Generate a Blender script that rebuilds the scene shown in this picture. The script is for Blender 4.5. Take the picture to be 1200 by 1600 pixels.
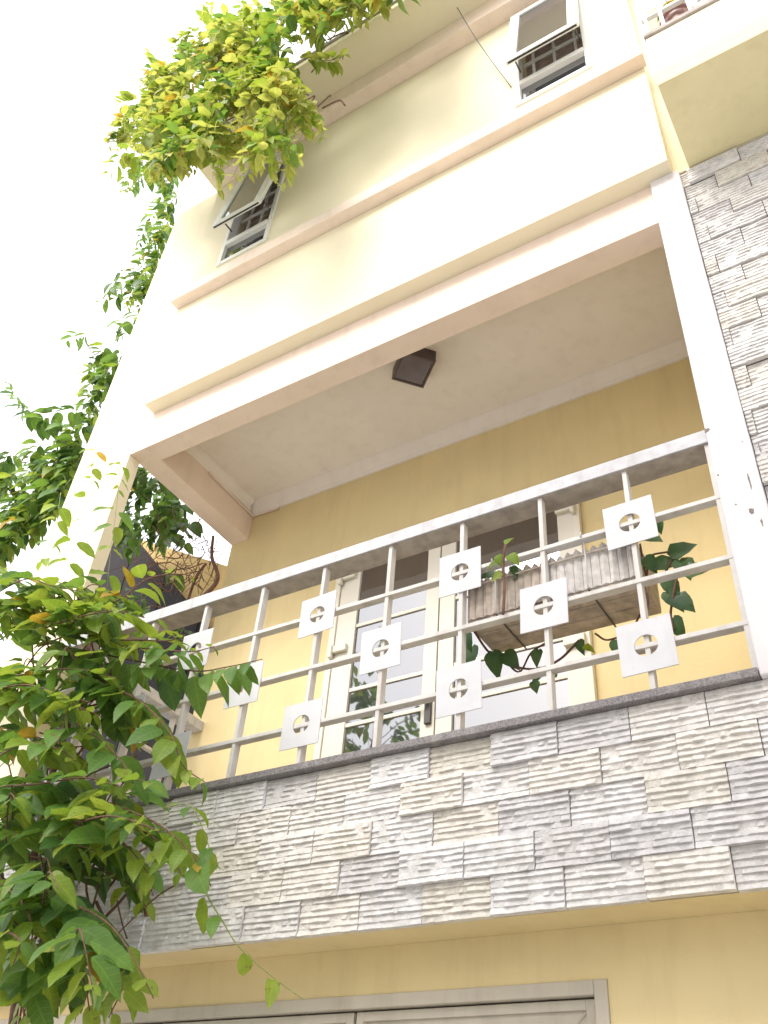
import bpy, bmesh, math, random
from mathutils import Vector, Matrix, noise
R = math.radians
rnd = random.Random(7)
sc = bpy.context.scene
for o in list(bpy.data.objects): bpy.data.objects.remove(o, do_unlink=True)
COL = sc.collection
Z0 = 3.38                       # height of the balcony parapet top above the alley

# ------------------------------------------------------------------ camera
CR = ((0.8499995, 0.5219543, 0.0711657), (-0.2909983, 0.5778520, -0.7625005), (-0.4391137, 0.6274160, 0.6430617))
CC = Vector((2.763157, -3.195159, -1.783163 + Z0)); CF = 1413.117
cam = bpy.data.cameras.new('camera'); co = bpy.data.objects.new('camera', cam); COL.objects.link(co)
cam.sensor_fit = 'VERTICAL'; cam.sensor_height = 24.0; cam.lens = 24.0 * CF / 1600; cam.clip_end = 2000; cam.clip_start = 0.05
m3 = Matrix((CR[0], [-v for v in CR[1]], [-v for v in CR[2]])).transposed()
co.matrix_world = Matrix.Translation(CC) @ m3.to_4x4()
sc.camera = co
def at(u, v, Y):                # the point of the plane y = Y that stands at (u, v) in the 1200 x 1600 photograph
    a, b = (u - 600) / CF, (v - 800) / CF
    d = Vector([CR[0][i] * a + CR[1][i] * b + CR[2][i] for i in range(3)])
    return CC + d * ((Y - CC.y) / d.y)

# ------------------------------------------------------------------ sky, sun, exposure
SUN_EL, SUN_AZ = 43.0, 186.0    # azimuth measured from +Y towards +X
w = bpy.data.worlds.new('World'); sc.world = w; w.use_nodes = True
nt = w.node_tree; bg = nt.nodes['Background']
sky = nt.nodes.new('ShaderNodeTexSky'); sky.sky_type = 'NISHITA'; sky.sun_disc = False
sky.sun_elevation = R(SUN_EL); sky.sun_rotation = R(SUN_AZ)
sky.air_density = 0.7; sky.dust_density = 6.0; sky.ozone_density = 0.4; sky.altitude = 10
hz_ = nt.nodes.new('ShaderNodeMixRGB'); hz_.inputs['Fac'].default_value = 0.72; hz_.inputs['Color2'].default_value = (9.0, 9.0, 9.2, 1)   # bright even cloud veil
nt.links.new(sky.outputs[0], hz_.inputs['Color1']); nt.links.new(hz_.outputs[0], bg.inputs[0]); bg.inputs[1].default_value = 0.13
sd = bpy.data.lights.new('sun', 'SUN'); so = bpy.data.objects.new('sun', sd); COL.objects.link(so)
sd.energy = 1.5; sd.angle = R(30); sd.color = (1.0, 0.955, 0.88)
dv = Vector((math.sin(R(SUN_AZ)) * math.cos(R(SUN_EL)), math.cos(R(SUN_AZ)) * math.cos(R(SUN_EL)), math.sin(R(SUN_EL))))
so.rotation_euler = dv.to_track_quat('Z', 'Y').to_euler(); so.location = (0, -6, 20)
vs = sc.view_settings
sc.display_settings.display_device = 'sRGB'; vs.view_transform = 'Standard'; vs.look = 'None'; vs.gamma = 1.0; vs.use_curve_mapping = False
vs.exposure = 1.28
sc.render.engine = 'CYCLES'

# ------------------------------------------------------------------ materials
MATS = {}
def mat(name, base, rough=0.7, var=0.06, scale=6.0, bump=0.0, bscale=60.0, stain=None, stain_amt=0.0, spec=0.4, rnd_tint=0.0, metallic=0.0):
    if name in MATS: return MATS[name]
    m = bpy.data.materials.new(name); m.use_nodes = True; n = m.node_tree.nodes; l = m.node_tree.links
    b = n['Principled BSDF']; b.inputs['Roughness'].default_value = rough; b.inputs['Specular IOR Level'].default_value = spec; b.inputs['Metallic'].default_value = metallic
    g = n.new('ShaderNodeNewGeometry'); 
    nz = n.new('ShaderNodeTexNoise'); nz.inputs['Scale'].default_value = scale; nz.inputs['Detail'].default_value = 6
    l.new(g.outputs['Position'], nz.inputs['Vector'])
    r = n.new('ShaderNodeValToRGB'); r.color_ramp.elements[0].position = 0.3; r.color_ramp.elements[1].position = 0.7
    lo = [max(0, c * (1 - var)) for c in base]; hi = [min(1, c * (1 + var)) for c in base]
    r.color_ramp.elements[0].color = (*lo, 1); r.color_ramp.elements[1].color = (*hi, 1)
    l.new(nz.outputs['Fac'], r.inputs['Fac']); out = r.outputs['Color']
    if stain:
        mp = n.new('ShaderNodeMapping'); mp.inputs['Scale'].default_value = (9, 9, 1.3); l.new(g.outputs['Position'], mp.inputs['Vector'])
        n2 = n.new('ShaderNodeTexNoise'); n2.inputs['Scale'].default_value = 1.0; n2.inputs['Detail'].default_value = 8; n2.inputs['Roughness'].default_value = 0.65
        l.new(mp.outputs['Vector'], n2.inputs['Vector'])
        r2 = n.new('ShaderNodeValToRGB'); r2.color_ramp.elements[0].position = 0.5; r2.color_ramp.elements[1].position = 0.78
        r2.color_ramp.elements[0].color = (0, 0, 0, 1); r2.color_ramp.elements[1].color = (stain_amt,) * 3 + (1,)
        l.new(n2.outputs['Fac'], r2.inputs['Fac'])
        mx = n.new('ShaderNodeMixRGB'); l.new(r2.outputs['Color'], mx.inputs['Fac']); l.new(out, mx.inputs['Color1']); mx.inputs['Color2'].default_value = (*stain, 1)
        out = mx.outputs['Color']
    if rnd_tint:
        oi = n.new('ShaderNodeObjectInfo'); r3 = n.new('ShaderNodeValToRGB'); cr = r3.color_ramp
        cr.interpolation = 'LINEAR'
        cols = [(0.0, (0.86, 0.86, 0.90)), (0.3, (1.04, 1.03, 1.02)), (0.55, (0.97, 0.98, 1.02)), (0.78, (1.02, 1.0, 0.97)), (0.92, (1.0, 0.975, 0.935)), (1.0, (0.96, 0.935, 0.875))]
        cr.elements[0].position, cr.elements[0].color = 0.0, (*[c / 1.1 for c in cols[0][1]], 1)
        cr.elements[1].position, cr.elements[1].color = 1.0, (*[c / 1.1 for c in cols[-1][1]], 1)
        for p, c in cols[1:-1]:
            e = cr.elements.new(p); e.color = (*[v / 1.1 for v in c], 1)
        l.new(oi.outputs['Random'], r3.inputs['Fac'])
        mx = n.new('ShaderNodeMixRGB'); mx.blend_type = 'MULTIPLY'; mx.inputs['Fac'].default_value = rnd_tint
        l.new(out, mx.inputs['Color1']); l.new(r3.outputs['Color'], mx.inputs['Color2']); out = mx.outputs['Color']
    l.new(out, b.inputs['Base Color'])
    if bump:
        n4 = n.new('ShaderNodeTexNoise'); n4.inputs['Scale'].default_value = bscale; n4.inputs['Detail'].default_value = 5
        l.new(g.outputs['Position'], n4.inputs['Vector'])
        bp = n.new('ShaderNodeBump'); bp.inputs['Strength'].default_value = bump; bp.inputs['Distance'].default_value = 0.01
        l.new(n4.outputs['Fac'], bp.inputs['Height']); l.new(bp.outputs['Normal'], b.inputs['Normal'])
    MATS[name] = m; return m

YEL = mat('yellow_wall_paint', (0.75, 0.62, 0.345), 0.8, 0.05, 2.2, 0.12, 45, (0.60, 0.46, 0.24), 0.4)
CREAM = mat('cream_facade_paint', (0.83, 0.76, 0.57), 0.8, 0.03, 2.0, 0.08, 45, (0.66, 0.58, 0.42), 0.12)
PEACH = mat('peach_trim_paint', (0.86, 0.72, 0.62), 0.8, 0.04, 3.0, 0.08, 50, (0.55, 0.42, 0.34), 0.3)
WHITEC = mat('white_column_paint', (0.74, 0.72, 0.74), 0.75, 0.03, 3.0, 0.10, 50, (0.45, 0.41, 0.40), 0.35)
CEIL = mat('white_ceiling_paint', (0.86, 0.81, 0.775), 0.85, 0.03, 2.0, 0.06, 60, (0.62, 0.55, 0.48), 0.3)
STONE = mat('split_white_stone', (0.76, 0.745, 0.725), 0.75, 0.15, 22, 0.45, 90, (0.52, 0.47, 0.39), 0.35, rnd_tint=1.0)
MORTAR = mat('dark_mortar', (0.22, 0.21, 0.20), 0.9, 0.1, 20, 0.3, 80)
GRANITE = mat('dark_granite', (0.20, 0.185, 0.19), 0.4, 0.45, 120, 0.2, 200, (0.5, 0.48, 0.46), 0.5)
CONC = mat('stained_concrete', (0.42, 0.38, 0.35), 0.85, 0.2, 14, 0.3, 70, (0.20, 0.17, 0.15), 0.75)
RAILW = mat('grey_white_rail_paint', (0.64, 0.62, 0.60), 0.5, 0.06, 14, 0.10, 90, (0.36, 0.29, 0.23), 0.6)
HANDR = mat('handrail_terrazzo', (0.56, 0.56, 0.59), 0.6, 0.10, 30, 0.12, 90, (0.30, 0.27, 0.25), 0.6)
PLATE = mat('pale_grey_plate_paint', (0.63, 0.635, 0.665), 0.45, 0.04, 9, 0.05, 50, (0.50, 0.47, 0.44), 0.35)
UPVC = mat('offwhite_frame_plastic', (0.74, 0.71, 0.63), 0.4, 0.02, 5, 0.0)
UPVCW = mat('white_window_frame', (0.82, 0.82, 0.78), 0.35, 0.02, 5, 0.0)
DARKM = mat('dark_grey_metal', (0.08, 0.075, 0.075), 0.5, 0.1, 10)
SEAL_GAP = mat('rubber_seal_and_gap_shade', (0.03, 0.03, 0.03), 0.7, 0.1, 10)
GATEM = mat('beige_gate_paint', (0.53, 0.49, 0.41), 0.5, 0.05, 8, 0.05, 60, (0.25, 0.22, 0.18), 0.4)
WOODW = mat('weathered_planter_wood', (0.52, 0.45, 0.39), 0.85, 0.25, 18, 0.5, 90, (0.16, 0.12, 0.11), 0.6)
WOODG = mat('greyed_planter_wood', (0.60, 0.57, 0.55), 0.85, 0.2, 22, 0.4, 90, (0.25, 0.2, 0.18), 0.5)
LAMPH = mat('bronze_lamp_housing', (0.10, 0.075, 0.07), 0.45, 0.15, 12)
LAMPG = mat('smoked_lamp_glass', (0.17, 0.145, 0.16), 0.12, 0.1, 12, spec=0.6)
TERRA = mat('brown_glazed_pot', (0.22, 0.10, 0.08), 0.35, 0.15, 12)
ROOMD = mat('dim_room_plaster', (0.55, 0.51, 0.46), 0.9, 0.1, 4)
STEM = mat('vine_bark', (0.16, 0.085, 0.06), 0.85, 0.3, 40)
STEMG = mat('green_vine_stem', (0.22, 0.26, 0.07), 0.6, 0.2, 30)
GROUND = mat('alley_concrete', (0.50, 0.48, 0.45), 0.9, 0.15, 1.2, 0.3, 30, (0.34, 0.32, 0.29), 0.5)
NWALL = mat('ochre_neighbour_paint', (0.62, 0.44, 0.20), 0.85, 0.08, 3, 0.1, 40, (0.32, 0.22, 0.12), 0.5)
NDARK = mat('shade_darkened_boards', (0.014, 0.011, 0.014), 0.8, 0.3, 6, 0.2, 40)  # near-black colour holds the shade of a wall face turned from light
NPALE = mat('pale_grey_render', (0.55, 0.58, 0.58), 0.85, 0.06, 3, 0.1, 40)
WIRE = mat('grey_cable', (0.12, 0.12, 0.12), 0.6, 0.1, 10)

def glass_mat():
    m = bpy.data.materials.new('window_glass'); m.use_nodes = True
    b = m.node_tree.nodes['Principled BSDF']
    b.inputs['Base Color'].default_value = (0.045, 0.045, 0.05, 1); b.inputs['Roughness'].default_value = 0.02
    b.inputs['IOR'].default_value = 1.75; b.inputs['Specular IOR Level'].default_value = 0.9
    n = m.node_tree.nodes; l = m.node_tree.links
    nz = n.new('ShaderNodeTexNoise'); nz.inputs['Scale'].default_value = 2.2; g = n.new('ShaderNodeNewGeometry'); l.new(g.outputs['Position'], nz.inputs['Vector'])
    bp = n.new('ShaderNodeBump'); bp.inputs['Strength'].default_value = 0.03; bp.inputs['Distance'].default_value = 0.05
    l.new(nz.outputs['Fac'], bp.inputs['Height']); l.new(bp.outputs['Normal'], b.inputs['Normal'])
    gl = n.new('ShaderNodeBsdfGlossy'); gl.inputs['Roughness'].default_value = 0.02; gl.inputs['Color'].default_value = (0.86, 0.92, 1.0, 1); l.new(bp.outputs['Normal'], gl.inputs['Normal'])
    ms = n.new('ShaderNodeMixShader'); ms.inputs['Fac'].default_value = 0.11                 # reflective solar film
    l.new(b.outputs[0], ms.inputs[1]); l.new(gl.outputs[0], ms.inputs[2]); l.new(ms.outputs[0], n['Material Output'].inputs[0])
    return m
GLASS = glass_mat()
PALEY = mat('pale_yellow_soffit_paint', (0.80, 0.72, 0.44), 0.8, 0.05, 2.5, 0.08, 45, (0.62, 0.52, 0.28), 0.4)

def leaf_mat(name, dark, light, trans=0.35, vein=0.25, rough=0.42):
    m = bpy.data.materials.new(name); m.use_nodes = True; n = m.node_tree.nodes; l = m.node_tree.links
    for q in list(n): n.remove(q)
    out = n.new('ShaderNodeOutputMaterial'); pb = n.new('ShaderNodeBsdfPrincipled'); tr = n.new('ShaderNodeBsdfTranslucent'); mx = n.new('ShaderNodeMixShader')
    pb.inputs['Roughness'].default_value = rough; pb.inputs['Specular IOR Level'].default_value = 0.35
    oi = n.new('ShaderNodeObjectInfo'); ge = n.new('ShaderNodeNewGeometry')
    ad = n.new('ShaderNodeMath'); ad.operation = 'ADD'; l.new(oi.outputs['Random'], ad.inputs[0]); l.new(ge.outputs['Random Per Island'], ad.inputs[1])
    fr = n.new('ShaderNodeMath'); fr.operation = 'FRACT'; l.new(ad.outputs[0], fr.inputs[0])
    rp = n.new('ShaderNodeValToRGB'); rp.color_ramp.elements[0].color = (*dark, 1); rp.color_ramp.elements[1].color = (*light, 1); l.new(fr.outputs[0], rp.inputs['Fac'])
    # side veins and midrib come from the leaf's own uv
    uv = n.new('ShaderNodeUVMap'); uv.uv_map = 'UVMap'; sp = n.new('ShaderNodeSeparateXYZ'); l.new(uv.outputs['UV'], sp.inputs[0])
    ab = n.new('ShaderNodeMath'); ab.operation = 'ABSOLUTE'; sb = n.new('ShaderNodeMath'); sb.operation = 'SUBTRACT'; sb.inputs[1].default_value = 0.5
    l.new(sp.outputs['X'], sb.inputs[0]); l.new(sb.outputs[0], ab.inputs[0])
    ml = n.new('ShaderNodeMath'); ml.operation = 'MULTIPLY_ADD'; ml.inputs[1].default_value = -0.55; l.new(ab.outputs[0], ml.inputs[0]); l.new(sp.outputs['Y'], ml.inputs[2])
    sn = n.new('ShaderNodeMath'); sn.operation = 'MULTIPLY'; sn.inputs[1].default_value = 44; l.new(ml.outputs[0], sn.inputs[0])
    si = n.new('ShaderNodeMath'); si.operation = 'SINE'; l.new(sn.outputs[0], si.inputs[0])
    vr = n.new('ShaderNodeValToRGB'); vr.color_ramp.elements[0].position = 0.86; vr.color_ramp.elements[1].position = 1.0
    l.new(si.outputs[0], vr.inputs['Fac'])
    lt = n.new('ShaderNodeMath'); lt.operation = 'LESS_THAN'; lt.inputs[1].default_value = 0.022; l.new(ab.outputs[0], lt.inputs[0])
    mm = n.new('ShaderNodeMath'); mm.operation = 'MAXIMUM'; l.new(vr.outputs['Color'], mm.inputs[0]); l.new(lt.outputs[0], mm.inputs[1])
    mv = n.new('ShaderNodeMath'); mv.operation = 'MULTIPLY'; mv.inputs[1].default_value = vein; l.new(mm.outputs[0], mv.inputs[0])
    mc = n.new('ShaderNodeMixRGB'); l.new(mv.outputs[0], mc.inputs['Fac']); l.new(rp.outputs['Color'], mc.inputs['Color1']); mc.inputs['Color2'].default_value = (light[0] * 1.8, light[1] * 1.5, light[2] * 1.8, 1)
    nz = n.new('ShaderNodeTexNoise'); nz.inputs['Scale'].default_value = 14; l.new(ge.outputs['Position'], nz.inputs['Vector'])
    hs = n.new('ShaderNodeHueSaturation'); mr = n.new('ShaderNodeMapRange'); mr.inputs['To Min'].default_value = 0.65; mr.inputs['To Max'].default_value = 1.35
    l.new(nz.outputs['Fac'], mr.inputs['Value']); l.new(mr.outputs[0], hs.inputs['Value']); l.new(mc.outputs['Color'], hs.inputs['Color'])
    # dry brown blotches on the older leaves
    n5 = n.new('ShaderNodeTexNoise'); n5.inputs['Scale'].default_value = 38; n5.inputs['Detail'].default_value = 3; l.new(ge.outputs['Position'], n5.inputs['Vector'])
    r5 = n.new('ShaderNodeValToRGB'); r5.color_ramp.elements[0].position = 0.60; r5.color_ramp.elements[1].position = 0.68; r5.color_ramp.elements[1].color = (0.7, 0.7, 0.7, 1); l.new(n5.outputs['Fac'], r5.inputs['Fac'])
    gt = n.new('ShaderNodeMath'); gt.operation = 'GREATER_THAN'; gt.inputs[1].default_value = 0.72; l.new(fr.outputs[0], gt.inputs[0])
    m5 = n.new('ShaderNodeMath'); m5.operation = 'MULTIPLY'; l.new(gt.outputs[0], m5.inputs[0]); l.new(r5.outputs['Color'], m5.inputs[1])
    bw = n.new('ShaderNodeMixRGB'); l.new(m5.outputs[0], bw.inputs['Fac']); l.new(hs.outputs['Color'], bw.inputs['Color1']); bw.inputs['Color2'].default_value = (0.16, 0.09, 0.03, 1); hs = bw
    l.new(hs.outputs['Color'], pb.inputs['Base Color'])
    tc = n.new('ShaderNodeMixRGB'); tc.blend_type = 'MULTIPLY'; tc.inputs['Fac'].default_value = 1.0; tc.inputs['Color2'].default_value = (1.0, 1.0, 0.45, 1)
    g2 = n.new('ShaderNodeGamma'); g2.inputs['Gamma'].default_value = 0.72; l.new(hs.outputs['Color'], g2.inputs['Color']); l.new(g2.outputs['Color'], tc.inputs['Color1'])
    l.new(tc.outputs['Color'], tr.inputs['Color'])
    bp = n.new('ShaderNodeBump'); bp.inputs['Strength'].default_value = 0.25; bp.inputs['Distance'].default_value = 0.004; l.new(mm.outputs[0], bp.inputs['Height']); l.new(bp.outputs['Normal'], pb.inputs['Normal'])
    mx.inputs['Fac'].default_value = trans
    l.new(pb.outputs[0], mx.inputs[1]); l.new(tr.outputs[0], mx.inputs[2]); l.new(mx.outputs[0], out.inputs[0])
    return m
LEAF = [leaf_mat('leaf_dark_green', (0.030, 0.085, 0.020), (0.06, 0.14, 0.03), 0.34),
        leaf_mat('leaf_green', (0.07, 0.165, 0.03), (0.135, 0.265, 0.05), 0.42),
        leaf_mat('leaf_young_green', (0.15, 0.26, 0.03), (0.24, 0.33, 0.045), 0.45),
        leaf_mat('leaf_yellowing', (0.34, 0.26, 0.035), (0.42, 0.24, 0.03), 0.40),
        leaf_mat('leaf_sunlit_lime', (0.24, 0.29, 0.06), (0.40, 0.42, 0.12), 0.5),
        leaf_mat('pothos_leaf', (0.03, 0.085, 0.03), (0.06, 0.13, 0.045), 0.25, 0.12, 0.3)]

# ------------------------------------------------------------------ mesh helpers
WL = {}                                   # world location of every object that may be a parent
class MB:
    def __init__(s): s.v, s.f, s.uv, s.mi = [], [], None, None
    def box(s, x0, x1, y0, y1, z0, z1):
        i = len(s.v)
        s.v += [Vector(p) for p in ((x0, y0, z0), (x1, y0, z0), (x1, y1, z0), (x0, y1, z0), (x0, y0, z1), (x1, y0, z1), (x1, y1, z1), (x0, y1, z1))]
        s.f += [tuple(i + k for k in q) for q in ((0, 3, 2, 1), (4, 5, 6, 7), (0, 1, 5, 4), (1, 2, 6, 5), (2, 3, 7, 6), (3, 0, 4, 7))]
        return s
    def prism(s, poly, y0, y1):           # poly of (x, z), clockwise or not, pulled from y0 to y1
        i = len(s.v); n = len(poly)
        s.v += [Vector((x, y0, z)) for x, z in poly] + [Vector((x, y1, z)) for x, z in poly]
        s.f += [tuple(i + k for k in range(n)), tuple(i + n + k for k in reversed(range(n)))]
        s.f += [(i + k, i + n + k, i + n + (k + 1) % n, i + (k + 1) % n) for k in range(n)]
        return s
    def tube(s, pts, r, n=5):
        i0 = len(s.v); N = len(pts); up = Vector((0.31, 0.52, 0.79))
        for k, p in enumerate(pts):
            t = (pts[min(k + 1, N - 1)] - pts[max(k - 1, 0)]); t = t.normalized() if t.length > 1e-9 else Vector((0, 0, 1))
            a = t.cross(up); a = a.normalized() if a.length > 1e-4 else t.orthogonal().normalized(); b = t.cross(a)
            rr = r[k] if isinstance(r, (list, tuple)) else r
            s.v += [p + (a * math.cos(2 * math.pi * q / n) + b * math.sin(2 * math.pi * q / n)) * rr for q in range(n)]
        for k in range(N - 1):
            for q in range(n):
                s.f.append((i0 + k * n + q, i0 + k * n + (q + 1) % n, i0 + (k + 1) * n + (q + 1) % n, i0 + (k + 1) * n + q))
        s.f.append(tuple(i0 + q for q in reversed(range(n)))); s.f.append(tuple(i0 + (N - 1) * n + q for q in range(n)))
        return s
    def lathe(s, c, prof, n=20):
        i0 = len(s.v)
        for r, z in prof: s.v += [Vector((c[0] + r * math.cos(2 * math.pi * q / n), c[1] + r * math.sin(2 * math.pi * q / n), c[2] + z)) for q in range(n)]
        for k in range(len(prof) - 1):
            for q in range(n): s.f.append((i0 + k * n + q, i0 + k * n + (q + 1) % n, i0 + (k + 1) * n + (q + 1) % n, i0 + (k + 1) * n + q))
        s.f.append(tuple(i0 + q for q in reversed(range(n)))); s.f.append(tuple(i0 + (len(prof) - 1) * n + q for q in range(n)))
        return s
    def build(s, name, m, parent=None, bevel=0.0, smooth=False, z0=Z0, normals=True):
        vs_ = [v + Vector((0, 0, z0)) for v in s.v]
        lo = Vector([min(v[k] for v in vs_) for k in range(3)]); hi = Vector([max(v[k] for v in vs_) for k in range(3)])
        c = Vector(((lo.x + hi.x) / 2, (lo.y + hi.y) / 2, lo.z))
        me = bpy.data.meshes.new(name); me.from_pydata([v - c for v in vs_], [], s.f)
        if bevel or normals:
            bm = bmesh.new(); bm.from_mesh(me)
            bmesh.ops.recalc_face_normals(bm, faces=bm.faces)
            if bevel: bmesh.ops.bevel(bm, geom=bm.edges[:], offset=bevel, segments=2, affect='EDGES', profile=0.5, clamp_overlap=True)
            bm.to_mesh(me); bm.free()
        for mm in (m if isinstance(m, list) else [m]): me.materials.append(mm)
        if smooth:
            for p in me.polygons: p.use_smooth = True
        return link(bpy.data.objects.new(name, me), c, parent)
def link(o, wloc, parent=None):
    COL.objects.link(o); WL[o] = Vector(wloc)
    o.parent = parent; o.location = Vector(wloc) - (WL[parent] if parent else Vector())
    return o
def tag(o, label=None, cat=None, group=None, kind=None):
    for k, v in (('label', label), ('category', cat), ('group', group), ('kind', kind)):
        if v: o[k] = v
    return o
def thing(name, loc, label, cat, group=None):
    o = bpy.data.objects.new(name, None); o.empty_display_size = 0.2
    return tag(link(o, Vector(loc) + Vector((0, 0, Z0))), label, cat, group)
def B(name, m, parent, x0, x1, y0, y1, z0, z1, bevel=0.0):
    return MB().box(x0, x1, y0, y1, z0, z1).build(name, m, parent, bevel)
def wall_holes(name, m, parent, x0, x1, y0, y1, z0, z1, holes):
    xs = sorted({x0, x1, *[h[0] for h in holes], *[h[1] for h in holes]}); zs = sorted({z0, z1, *[h[2] for h in holes], *[h[3] for h in holes]})
    solid = lambda i, k: 0 <= i < len(xs) - 1 and 0 <= k < len(zs) - 1 and not any(h[0] <= xs[i] < h[1] and h[2] <= zs[k] < h[3] for h in holes)
    b = MB(); V = {}
    def v(i, k, s):
        if (i, k, s) not in V: V[(i, k, s)] = len(b.v); b.v.append(Vector((xs[i], (y0, y1)[s], zs[k])))
        return V[(i, k, s)]
    for i in range(len(xs) - 1):
        for k in range(len(zs) - 1):
            if not solid(i, k): continue
            b.f += [(v(i, k, 0), v(i + 1, k, 0), v(i + 1, k + 1, 0), v(i, k + 1, 0)), (v(i, k, 1), v(i, k + 1, 1), v(i + 1, k + 1, 1), v(i + 1, k, 1))]
            if not solid(i - 1, k): b.f.append((v(i, k, 0), v(i, k + 1, 0), v(i, k + 1, 1), v(i, k, 1)))
            if not solid(i + 1, k): b.f.append((v(i + 1, k, 0), v(i + 1, k, 1), v(i + 1, k + 1, 1), v(i + 1, k + 1, 0)))
            if not solid(i, k - 1): b.f.append((v(i, k, 0), v(i, k, 1), v(i + 1, k, 1), v(i + 1, k, 0)))
            if not solid(i, k + 1): b.f.append((v(i, k + 1, 0), v(i + 1, k + 1, 0), v(i + 1, k + 1, 1), v(i, k + 1, 1)))
    return b.build(name, m, parent)

# ------------------------------------------------------------------ leaves
def leaf_mesh(seed, mi, heart=False):
    r = random.Random(seed)
    if heart: prof = [(0.0, 0.10), (0.06, 0.33), (0.2, 0.44), (0.4, 0.42), (0.62, 0.30), (0.82, 0.14), (1.0, 0.0)]
    else: prof = [(0.0, 0.0), (0.05, 0.13), (0.16, 0.235), (0.34, 0.295), (0.55, 0.285), (0.73, 0.21), (0.87, 0.10), (0.95, 0.03), (1.0, 0.0)]
    wv = r.uniform(0.85, 1.1); fold = r.uniform(0.12, 0.45); curl = r.uniform(0.0, 0.75); tw = r.uniform(-0.25, 0.25)
    V = [(0, -0.16, 0.03), (0.008, -0.16, 0.03)]; U = [(0.5, 0), (0.5, 0)]; F = []
    for k, (t, wd) in enumerate(prof):
        wd *= wv; z = -curl * t * t * 0.55
        for s in (-1, 0, 1):
            wave = 0.022 * math.sin(t * 17 + s * 2 + seed) * (wd / 0.3) if s else 0
            x = s * wd; zz = z + abs(s) * wd * fold + wave + s * wd * tw * t
            V.append((x, t - (0.06 if heart and s and k == 0 else 0), zz)); U.append((0.5 + s * wd, t))
    for k in range(len(prof) - 1):
        a = 2 + k * 3; F += [(a, a + 1, a + 4, a + 3), (a + 1, a + 2, a + 5, a + 4)]
    F.append((0, 1, 3))
    me = bpy.data.meshes.new('leaf'); me.from_pydata(V, [], F)
    ul = me.uv_layers.new(name='UVMap')
    for lp in me.loops: ul.data[lp.index].uv = U[lp.vertex_index]
    for p in me.polygons: p.use_smooth = True
    me.materials.append(LEAF[mi]); return me
NV = 8
LM = {mi: [leaf_mesh(11 * mi + s, mi) for s in range(NV)] for mi in range(5)}
LM[5] = [leaf_mesh(91 + s, 5, True) for s in range(4)]; LM[6] = [leaf_mesh(131 + s, 2, True) for s in range(3)]

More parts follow.
